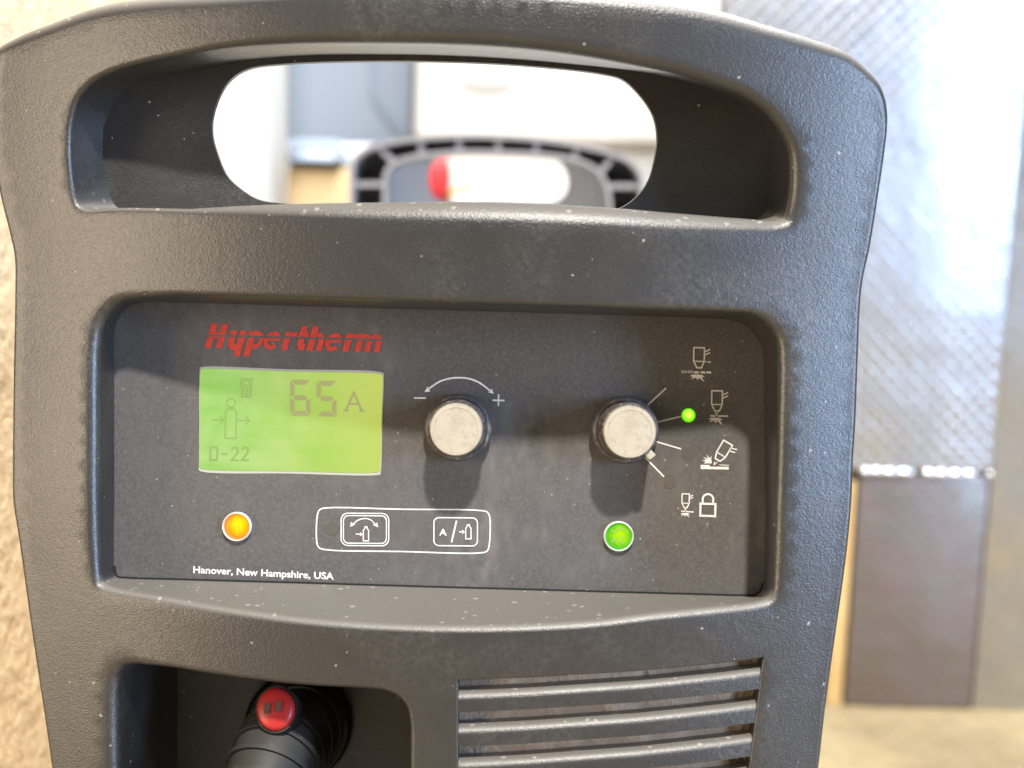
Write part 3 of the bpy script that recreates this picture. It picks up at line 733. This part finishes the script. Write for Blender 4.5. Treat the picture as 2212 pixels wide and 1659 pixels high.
# --- knobs
def knob(c, label, seed, pointer=None):
    e = bpy.data.objects.new('knob', None); COL.objects.link(e); e.parent = CUT; e.empty_display_size = .01; e['label'] = label
    p = PX(c[0], c[1], PY); e.location = p
    rnd = random.Random(seed)
    z0 = (0, 0, 0)
    v, f = lathe([(.0066, .0), (.0072, -.0004), (.0072, -.0030), (.0069, -.0036), (.0063, -.0038)], z0, 64); mk('skirt', v, f, M_KNOB, e, smooth=40)
    chips = [(rnd.uniform(0, 6.28), rnd.uniform(.06, .22), rnd.uniform(.0002, .0005)) for _ in range(7)]
    def jit(j, i, t):
        d = .00003 * noise.noise(Vector((math.cos(t) * 9, math.sin(t) * 9, j * 3.1 + seed)))
        if j >= 2:
            for a, w_, h_ in chips:
                if abs((t - a + math.pi) % (2 * math.pi) - math.pi) < w_: d -= h_
        return d
    v, f = lathe([(.0062, -.0036), (.0061, -.0090), (.00605, -.0104), (.0060, -.0112), (.0057, -.0116), (.0052, -.0117)], z0, 128, jit); mk('grip', v, f, M_KNOB, e, smooth=30)
    v, f = lathe([(.00545, -.0100), (.00545, -.0124), (.00525, -.0128), (.0045, -.01285), (.0044, -.01275), (.0003, -.01275)], z0, 64)
    f.append(tuple(range(5 * 64, 6 * 64))); mk('cap', v, f, M_CAP, e, smooth=40)['label'] = 'worn beige disc on the knob'
    if pointer is not None:
        a = pointer; M_ = Matrix.Rotation(-a, 4, 'Y')
        bevel_box('pointer', (.0064, -.0088, 0), (.0009, .0028, .00085), .0002, M_CAP, e, M_)
    return e
knob((991, 923), 'adjustment knob below the curved arrow', 3)
knob((1348, 928), 'mode selector knob with pale pointer', 9, R(-46))

# --- body, rear moulding and feet
def L(p): return MI @ p
M_STEEL = plain('black_painted_steel', (.03, .03, .032), .45)
M_COVER = plain('pale_bounce_cover', (.74, .71, .64), .5)  # unseen cover made pale to bounce light up under the handle grip
bevel_box('enclosure', (-.008, .235, .135), (.079, .205, .118), .006, M_COVER, CUT, MI)
for sx in (-.07, .055):
    for yy in (.07, .40):
        v, f = lathe([(.012, 0), (.012, .016), (.009, .018)], (0, 0, 0), 20)
        v = [MI @ Vector((sx + q.x, yy + q.z, q.y)) for q in v]; mk('foot', v, f, M_BLACK, CUT, smooth=40)
YR = .46
M_REAR = plastic('grey_rear_plastic', (.27, .26, .27), .5, .4, .6)
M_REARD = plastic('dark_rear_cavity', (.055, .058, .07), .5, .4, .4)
def wp(P, y): return [L(W(p[0], p[1], y)) for p in P]
def ribbon(P, thick, y0, y1, closed=False):
    """standing wall: centre line P (reading points at depth YR), thickness in reading px, from depth y0 to y1"""
    P = [Vector(p) for p in P]; n = len(P); vf = VF(); Lp, Rp = [], []
    for i in range(n):
        d = (P[min(i + 1, n - 1)] - P[max(i - 1, 0)]).normalized(); nn = Vector((-d.y, d.x)) * thick / 2; Lp.append(P[i] + nn); Rp.append(P[i] - nn)
    def at(p, y):
        q = W(p[0], p[1], YR); return L(Vector((q.x, y, q.z)))
    v = [at(p, y0) for p in Lp] + [at(p, y0) for p in Rp] + [at(p, y1) for p in Lp] + [at(p, y1) for p in Rp]
    f = []
    for i in range(n - 1):
        f += [(i, i + 1, n + i + 1, n + i), (2 * n + i, 2 * n + i + 1, i + 1, i), (n + i, n + i + 1, 3 * n + i + 1, 3 * n + i), (2 * n + i, 2 * n + i + 1, 3 * n + i + 1, 3 * n + i)]
    f += [(0, n, 3 * n, 2 * n), (n - 1, 2 * n - 1, 4 * n - 1, 3 * n - 1)]
    return v, f
r_out_px = [(775, 640), (776, 420), (781, 355), (803, 333), (840, 320), (900, 310), (992, 304), (1085, 305), (1177, 312), (1246, 323), (1315, 340), (1352, 358), (1371, 385), (1374, 430), (1376, 650)]
r_in_px = [(842, 640), (844, 420), (846, 382), (859, 360), (900, 346), (992, 336), (1085, 337), (1177, 342), (1240, 352), (1285, 376), (1304, 412), (1308, 440), (1310, 650)]
v, f = ribbon(catmull(r_out_px, 6, False), 9, YR - .035, YR)
rear = mk('rear_bezel', v, f, M_REAR, CUT, smooth=40); rear['label'] = 'grey ribbed inside of the rear handle moulding'
v, f = ribbon(catmull(r_in_px, 6, False), 8, YR - .033, YR - .004); mk('inner_wall', v, f, M_REAR, rear, smooth=40)
ribs = [((919, 341), (917, 306)), ((997, 336), (996, 304)), ((1078, 337), (1078, 304)), ((1156, 340), (1157, 310)), ((1237, 352), (1240, 322)), ((865, 358), (828, 324)), ((1288, 380), (1318, 341)), ((845, 402), (777, 402)), ((1303, 406), (1373, 406)), ((844, 470), (777, 470)), ((1306, 476), (1374, 476))]
for a, b in ribs:
    v, f = ribbon([a, Vector(a).lerp(Vector(b), .5), b], 11, YR - .031, YR - .002); mk('rib', v, f, M_REAR, rear)
outer2 = [Vector((q[0], q[1])) for q in catmull(r_out_px, 6, False)]
rh = [Vector(q) for q in catmull([(923, 385), (932, 352), (962, 337), (1076, 335), (1180, 338), (1213, 352), (1229, 386), (1222, 420), (1195, 439), (1076, 440), (960, 438), (932, 422)], 6)]
fp, ft = fill(outer2, [rh], 14)
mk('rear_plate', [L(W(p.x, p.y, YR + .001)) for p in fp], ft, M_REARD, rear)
v, f = ribbon([tuple(p) for p in rh] + [tuple(rh[0])], 5, YR - .004, YR + .004); mk('grip_rim', v, f, M_REAR, rear, smooth=40)
mid = [Vector(q) for q in catmull(r_in_px, 6, False)]
fp, ft = fill(mid, [rh], 14)
mk('inner_plate', [L(W(p.x, p.y, YR - .006)) for p in fp], ft, plastic('blue_grey_plate', (.30, .315, .35), .5, .3, .5), rear)

# ------------------------------------------------------------------ cable plug in the recess
PLUG = bpy.data.objects.new('cable_plug', None); COL.objects.link(PLUG); PLUG.matrix_world = CUT.matrix_world.copy(); PLUG.location = ORG
PLUG.rotation_euler = Matrix((XF, YF, ZF)).transposed().to_euler(); PLUG.empty_display_size = .02
tag(PLUG, 'black cable plug with oval red release button, seated in the dark recess', 'cable plug')
def tube(path, rad, n=28, flat=1.):
    P = [Vector(p) for p in path]; v = []; f = []
    for i, p in enumerate(P):
        d = (P[min(i + 1, len(P) - 1)] - P[max(i - 1, 0)]).normalized(); a = Vector((1, 0, 0)) if abs(d.x) < .9 else Vector((0, 0, 1)); a = (a - d * a.dot(d)).normalized(); b = d.cross(a)
        for j in range(n):
            t = 2 * math.pi * j / n; v.append(p + a * (rad[i] * math.cos(t)) + b * (rad[i] * flat * math.sin(t)))
    for i in range(len(P) - 1):
        for j in range(n): f.append((i * n + j, i * n + (j + 1) % n, (i + 1) * n + (j + 1) % n, (i + 1) * n + j))
    f += [tuple(range(n)), tuple(range((len(P) - 1) * n, len(P) * n))]
    return v, f
c0 = PX(650, 1560, .0315); 
v, f = lathe([(.0002, -.0006), (.0125, -.0006), (.0128, -.0012), (.0128, -.0045), (.0120, -.0055), (.0098, -.0055)], c0, 48); mk('socket_collar', v, f, M_BLACK, PLUG, smooth=40)
path = [PX(655, 1572, .029), PX(652, 1575, .019), PX(645, 1582, .010), PX(628, 1590, .004), PX(606, 1620, -.001), PX(578, 1680, -.007), PX(555, 1760, -.012), PX(540, 1870, -.014), PX(535, 2020, -.014)]
path = catmull(path, 4, False); rad = [float(np.interp(i / (len(path) - 1), [0, .2, .4, .55, .7, 1], [.0098, .0098, .0096, .0092, .0082, .0070])) for i in range(len(path))]
v, f = tube(path, rad); mk('plug_shell', v, f, M_BLACK, PLUG, smooth=50)
for i0, rr in ((9, .0103), (12, .0101)):
    v, f = tube([path[i0], path[i0].lerp(path[i0 + 1], .35)], [rr, rr * .99]); mk('moulded_ring', v, f, M_BLACK, PLUG, smooth=50)
for i0 in range(15, 26, 2):
    v, f = tube([path[i0], path[i0].lerp(path[i0 + 1], .55)], [rad[i0] + .0007, rad[i0] + .0006]); mk('strain_relief_rib', v, f, M_BLACK, PLUG, smooth=50)
# oval button with two raised grip marks, lying on the shell
bc = PX(595, 1531, -.0085); axn = Vector((-.10, -.90, .42)).normalized(); ax1 = Vector((.82, .0, .35)); ax1 = (ax1 - axn * ax1.dot(axn)).normalized(); ax2 = axn.cross(ax1).normalized()
BM = Matrix((ax1, ax2, axn)).transposed().to_4x4(); BM.translation = bc
def oval(rx, ry, prof, n=36):
    v = []; f = []
    for (s_, h_) in prof:
        for i in range(n):
            t = 2 * math.pi * i / n; v.append(BM @ Vector((rx * s_ * math.cos(t), ry * s_ * math.sin(t), h_)))
    for j in range(len(prof) - 1):
        for i in range(n): f.append((j * n + i, j * n + (i + 1) % n, (j + 1) * n + (i + 1) % n, (j + 1) * n + i))
    f.append(tuple(range((len(prof) - 1) * n, len(prof) * n))); return v, f
v, f = oval(.0040, .0045, [(1, -.005), (1, -.0002), (.95, .0004), (.82, .0008), (.5, .0011), (.1, .0012)])
M_BTN = plain('red_button_plastic', (.42, .022, .020), .4)
btn = mk('release_button', v, f, M_BTN, PLUG, smooth=40); btn['label'] = 'oval red release button'
v, f = oval(.0046, .0051, [(1, -.006), (1, -.0012), (.96, -.0006), (.90, -.0006), (.885, -.004)]); mk('button_surround', v, f, M_BLACK, PLUG, smooth=40)
for sx in (-1, 1):
    v, f = box_vf((sx * .0012 - .0002, .0002 * sx, .0012), (.00055, .0010, .0003)); mk('grip_mark', [BM @ Matrix.Rotation(R(-20), 4, 'Z') @ p for p in v], f, plain('dark_grip_mark', (.10, .055, .04), .5), btn)

# ------------------------------------------------------------------ the place around it
def floor_mat():
    t = NT('dusty_floor'); a = t.rng(t.noise(9, 5, .65), .35, .68); b = t.rng(t.noise(70, 4, .6), .4, .7)
    col = t.mix(a, (.23, .17, .09), (.42, .33, .175)); col = t.mix(t.math('MULTIPLY', b, .35), col, (.22, .17, .12))
    t.set(Base_Color=col, Roughness=.85, Normal=t.bump(b, .002)); return t.m
fl = mk('floor', [(-4, -4, 0), (5, -4, 0), (5, 5, 0), (-4, 5, 0)], [(0, 1, 2, 3)], floor_mat()); tag(fl, 'dusty tan workshop floor', None, 'structure')
def wall_mat():
    t = NT('tan_stucco'); a = t.rng(t.noise(260, 4, .65), .35, .7); b = t.rng(t.noise(25, 4, .6), .35, .7)
    col = t.mix(a, (.68, .50, .29), (.84, .68, .45)); col = t.mix(t.math('MULTIPLY', b, .5), col, (.76, .62, .42))
    t.set(Base_Color=col, Roughness=.9, Normal=t.bump(a, .0004)); return t.m
YE = .52
XW = W(621, 280, YE).x; YPOST = YE; YE = .315
vf = VF(); ny, nz = 150, 330; ys = np.linspace(.06, YE, ny); zs = np.linspace(.04, .62, nz)
for y in ys:
    for z in zs:
        p = Vector((y * 330, z * 330, 1.7)); h = noise.fractal(p, .9, 2.1, 3) * .00042 + noise.noise(Vector((y * 120, z * 120, 0))) * .0003
        edge = min(1, (YE - y) / .004); vf.v.append(Vector((XW + h * edge, y, z)))
for i in range(ny - 1):
    for j in range(nz - 1): a = i * nz + j; vf.f.append((a, a + nz, a + nz + 1, a + 1))
# the plain rest of the wall round the roughened stretch
b = len(vf.v); X = XW - .0002
vf.v += [Vector(q) for q in [(X, .05, 0), (X, .06, 0), (X, .06, 1.6), (X, .05, 1.6), (X, YE, 0), (X, YE, .04), (X, .06, .04), (X, .06, .62), (X, YE, .62), (X, YE, 1.6), (X - .14, YE, 0), (X - .14, YE, 1.6), (X - .14, .05, 0), (X - .14, .05, 1.6)]]
for q in [(0, 1, 2, 3), (1, 4, 5, 6), (7, 8, 9, 2), (4, 10, 11, 9), (10, 12, 13, 11), (12, 0, 3, 13), (3, 2, 9, 11, 13)]: vf.f.append(tuple(b + i for i in q))
wl = vf.build('stucco_wall', wall_mat(), None, smooth=80); tag(wl, 'rough tan stucco wall beside the machine', 'wall')
def post_mat():
    t = NT('pale_streaks'); a = t.rng(t.noise(30, 4, .6, t.map((1, 1, .15))), .35, .7); t.set(Base_Color=t.mix(a, (.80, .77, .71), (.66, .63, .57)), Roughness=.8, Normal=t.bump(a, .0006)); return t.m  # pale tone with vertical streaks, paler than the stucco
po = bevel_box('wall_post', (XW - .06, (YE + YPOST) / 2 + .001, .6), (.06, (YPOST - YE) / 2 - .001, .6), .003, post_mat()); tag(po, 'pale streaked post at the end of the stucco wall', 'post')

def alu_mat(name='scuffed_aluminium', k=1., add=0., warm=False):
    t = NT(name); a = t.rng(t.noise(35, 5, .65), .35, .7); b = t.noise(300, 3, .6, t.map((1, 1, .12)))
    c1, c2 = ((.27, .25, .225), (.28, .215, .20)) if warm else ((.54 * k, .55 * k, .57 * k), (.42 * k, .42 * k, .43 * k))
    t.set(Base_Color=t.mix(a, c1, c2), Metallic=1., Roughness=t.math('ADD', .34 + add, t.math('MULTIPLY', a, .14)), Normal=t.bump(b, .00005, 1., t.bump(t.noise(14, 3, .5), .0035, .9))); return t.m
M_ALU = alu_mat(); M_ALUD = alu_mat('dull_brown_aluminium', .62, .10, True)  # second tone is darker, browner and rougher, for lower panel and body
def slab(name, P, y, thick, mat, parent=None):
    """upright flat board whose front outline is read at depth y"""
    F_ = [W(p[0], p[1], y) for p in P]; n = len(F_)
    v = F_ + [q + Vector((0, thick, 0)) for q in F_]
    f = [tuple(range(n)), tuple(range(n, 2 * n))] + [(i, (i + 1) % n, n + (i + 1) % n, n + i) for i in range(n)]
    return mk(name, v, f, mat, parent)
YP = .50
def vert(px, py, y, z): q = W(px, py, y); return Vector((q.x, y, z))
# tread plate box: upper door overlapping a lower panel, seam with weld beads between them
TP = bpy.data.objects.new('tread_plate_box', None); COL.objects.link(TP); tag(TP, 'bright aluminium tread plate box with welded seam, standing on the floor', 'metal box')
xl_u = W(1562, 30, YP).x; xr = W(2147, 1000, YP).x; xl_l = W(1852, 1100, YP + .004).x; zs_ = W(2000, 1022, YP).z
TP.location = ((xl_u + xr) / 2, YP, 0)
def tp(o): o.parent = TP; o.matrix_parent_inverse = Matrix.Translation(-TP.location); return o
tp(bevel_box('upper_panel', ((xl_u + xr) / 2, YP + .012, (zs_ + .78) / 2 + .001), ((xr - xl_u) / 2, .012, (.78 - zs_) / 2), .0015, M_ALU))
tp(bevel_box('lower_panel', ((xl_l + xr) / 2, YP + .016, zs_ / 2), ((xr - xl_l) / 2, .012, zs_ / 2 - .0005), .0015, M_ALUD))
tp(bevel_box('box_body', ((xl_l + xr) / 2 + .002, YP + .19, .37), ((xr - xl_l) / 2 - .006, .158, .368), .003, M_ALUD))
def lugs(x0, x1, z0, z1, y):
    vf = VF(); p = .0054; i = 0
    zz = z0
    while zz < z1:
        xx = x0; j = 0
        while xx < x1:
            a = R(45) if (i + j) % 2 else R(-45); ca, sa = math.cos(a), math.sin(a); l_, w_, h_ = .0030, .0011, .00016
            P = []
            for (u_, v_) in ((-l_, 0), (-l_ * .4, -w_), (l_ * .4, -w_), (l_, 0), (l_ * .4, w_), (-l_ * .4, w_)):
                P.append(Vector((xx + u_ * ca - v_ * sa, y, zz + u_ * sa + v_ * ca)))
            P += [Vector((xx - l_ * .5 * ca, y - h_, zz - l_ * .5 * sa)), Vector((xx + l_ * .5 * ca, y - h_, zz + l_ * .5 * sa))]
            vf.add(P, [(0, 1, 6), (1, 2, 7, 6), (2, 3, 7), (3, 4, 7), (4, 5, 6, 7), (5, 0, 6)])
            xx += p; j += 1
        zz += p; i += 1
    return vf
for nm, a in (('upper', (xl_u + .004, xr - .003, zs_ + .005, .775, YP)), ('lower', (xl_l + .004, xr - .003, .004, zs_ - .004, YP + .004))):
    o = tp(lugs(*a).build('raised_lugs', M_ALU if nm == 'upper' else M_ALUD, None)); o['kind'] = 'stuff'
for x0, x1 in ((1858, 1884), (1878, 1912), (1904, 1942), (1936, 1978), (1992, 2026), (2018, 2054), (2048, 2088), (2080, 2112), (2132, 2146)):
    a = W(x0, 1021, YP); b_ = W(x1, 1021, YP); vv = []; ff = []
    P = [a.lerp(b_, t) + Vector((0, 0, 0)) for t in (0, .15, .5, .85, 1)]; v, f = tube([Vector((q.x, YP + .001, zs_)) for q in P], [.0008, .0021, .0025, .0021, .0008], 12)
    v = [Vector((q.x, q.y, q.z)) for q in v]; tp(mk('weld_bead', v, f, plain('bright_weld', (.86, .87, .89), .3, 1.), None, smooth=60))
# smooth sheet to the right of it
sh = bevel_box('metal_sheet', (xr + .0012 + .16, YP + .012, .40), (.16, .006, .40), .001, M_ALU); tag(sh, 'smooth aluminium sheet upright beside the tread plate box', 'metal sheet')
# timber batten and white strip at the left edge of the lower panel
def wood_mat():
    t = NT('yellow_timber'); g = t.noise(40, 4, .6, t.map((8, 8, .6))); t.set(Base_Color=t.mix(t.rng(g, .35, .65), (.60, .36, .12), (.74, .52, .24)), Roughness=.7); return t.m
xb = xl_l - .001; xw = W(1838, 1250, YP + .03).x
wb = bevel_box('timber_batten', (xb - .0055, YP + .022, zs_ / 2 - .004), (.0055, .016, zs_ / 2 - .004), .0012, wood_mat()); tag(wb, 'yellow timber batten upright against the metal box', 'batten')
ws = bevel_box('white_strip', (xb - .029, YP + .045, .14), (.016, .006, .14), .001, plain('white_board', (.74, .73, .72), .5)); tag(ws, 'white board strip behind the timber batten', 'board')

# --- seen through the handle
YB = 1.15
cab = bevel_box('steel_cabinet', ((W(560, 200, YB).x + W(925, 200, YB).x) / 2, YB + .15, .40), ((W(925, 200, YB).x - W(560, 200, YB).x) / 2, .15, .40), .004, plain('blue_grey_paint', (.28, .34, .43), .5)); tag(cab, 'blue grey steel cabinet beyond the wall end, left of the white cover', 'cabinet')
P = catmull([(806, 60), (808, 140), (812, 205), (838, 250), (880, 298)], 6, False)
vf = VF()
for i, p in enumerate(P):
    a = W(p[0] - 7, p[1] + 3, YB - .004); b_ = W(p[0] + 7, p[1] - 3, YB - .004)
    vf.v += [a, b_, a + Vector((0, .010, 0)), b_ + Vector((0, .010, 0))]
for i in range(len(P) - 1):
    q = 4 * i; vf.f += [(q, q + 1, q + 5, q + 4), (q, q + 4, q + 6, q + 2), (q + 1, q + 3, q + 7, q + 5)]
o = vf.build('edge_trim', plain('slate_trim', (.26, .32, .42), .5), None, smooth=50); o.parent = cab
YC = 1.02
xa = W(893, 200, YC).x; xz_ = W(1700, 200, YC).x; zb_ = W(900, 308, YC).z
cov = bevel_box('white_cover', ((xa + xz_) / 2, YC + .06, (zb_ + .9) / 2), ((xz_ - xa) / 2, .06, (.9 - zb_) / 2), .014, plain('white_moulded_plastic', (.82, .82, .82), .4), seg=5); tag(cov, 'white moulded cover seen through the handle, with one dark oval grip', 'cover')
gq = W(1052, 183, YC)
v, f = lathe([(.030, .002), (.028, -.001), (.010, -.0015), (.0004, -.0015)], (0, 0, 0), 32)
o = mk('grip_mark', [Vector((gq.x + q.x, YC - .001 + q.y, gq.z + q.z * .32)) for q in v], f, plain('grey_grip', (.45, .45, .45), .6), None, smooth=40); o.parent = cov
brd = bevel_box('white_board', (W(1080, 360, 1.10).x + .12, 1.045, zb_ / 2 - .001), (.42, .012, zb_ / 2 - .001), .003, plain('white_paint', (.82, .82, .80), .5)); tag(brd, 'white painted board low behind the rear handle', 'board')
def tray():
    a = W(632, 318, .98); b_ = W(744, 362, .98); e = bpy.data.objects.new('parts_tray', None); COL.objects.link(e); e.location = ((a.x + b_.x) / 2, 1.0, b_.z)
    mt = plain('pale_blue_plastic', (.45, .56, .72), .4); wd = abs(b_.x - a.x) / 2; hh = (a.z - b_.z)
    for nm, c, h in (('tray_base', (0, 0, .003), (wd, .05, .003)), ('tray_side', (-wd + .003, 0, hh / 2), (.003, .05, hh / 2)), ('tray_side', (wd - .003, 0, hh / 2), (.003, .05, hh / 2)), ('tray_back', (0, .047, hh / 2), (wd, .003, hh / 2)), ('tray_lip', (0, -.047, hh * .22), (wd, .003, hh * .22)), ('tray_rim', (0, -.047, hh), (wd, .004, .006))):
        bevel_box(nm, c, h, .0012, mt, e)
    return e, a, b_
e, ta, tb = tray(); tag(e, 'small pale blue parts tray on the beige carton', 'tray')
zt = tb.z - .001
bx = bevel_box('carton', ((ta.x + tb.x) / 2 + .012, 1.02, zt / 2), (abs(tb.x - ta.x) / 2 + .014, .06, zt / 2), .003, plain('beige_cardboard', (.62, .48, .28), .8)); tag(bx, 'beige carton standing on the floor under the pale blue tray', 'carton')
# red capped bottle with a brass rod
VB = bpy.data.objects.new('red_tap', None); COL.objects.link(VB); q = W(946, 388, .86); VB.location = (q.x, .86, 0); tag(VB, 'red tap handle with brass stem behind the rear handle opening', 'tap')
M_REDP = plain('red_paint', (.70, .05, .06), .4); M_BRASS = plain('brass', (.72, .50, .16), .35, 1.)
def vb(o): o.parent = VB; o.matrix_parent_inverse = Matrix.Translation(-VB.location); return o
v, f = lathe([(.0005, -.012), (.012, -.012), (.019, -.006), (.020, 0), (.019, .006), (.012, .012), (.0005, .012)], (0, 0, 0), 28)
vb(mk('tap_handle', [Vector((q.x + p.x * .62, .86 + p.y, q.z + p.z * 1.25)) for p in v], f, M_REDP, None, smooth=50))
a = W(955, 420, .86); b_ = W(1025, 400, .86); v, f = tube([a, a.lerp(b_, .5), b_], [.0035, .0028, .0028], 12); vb(mk('stem', v, f, M_BRASS, None, smooth=50))
v, f = lathe([(.016, 0), (.016, q.z - .022), (.010, q.z - .012), (.006, q.z)], (0, 0, 0), 20); vb(mk('standpipe', [Vector((q.x + p.x, .875 + p.z, p.y)) for p in v], f, M_BRASS, None, smooth=40))
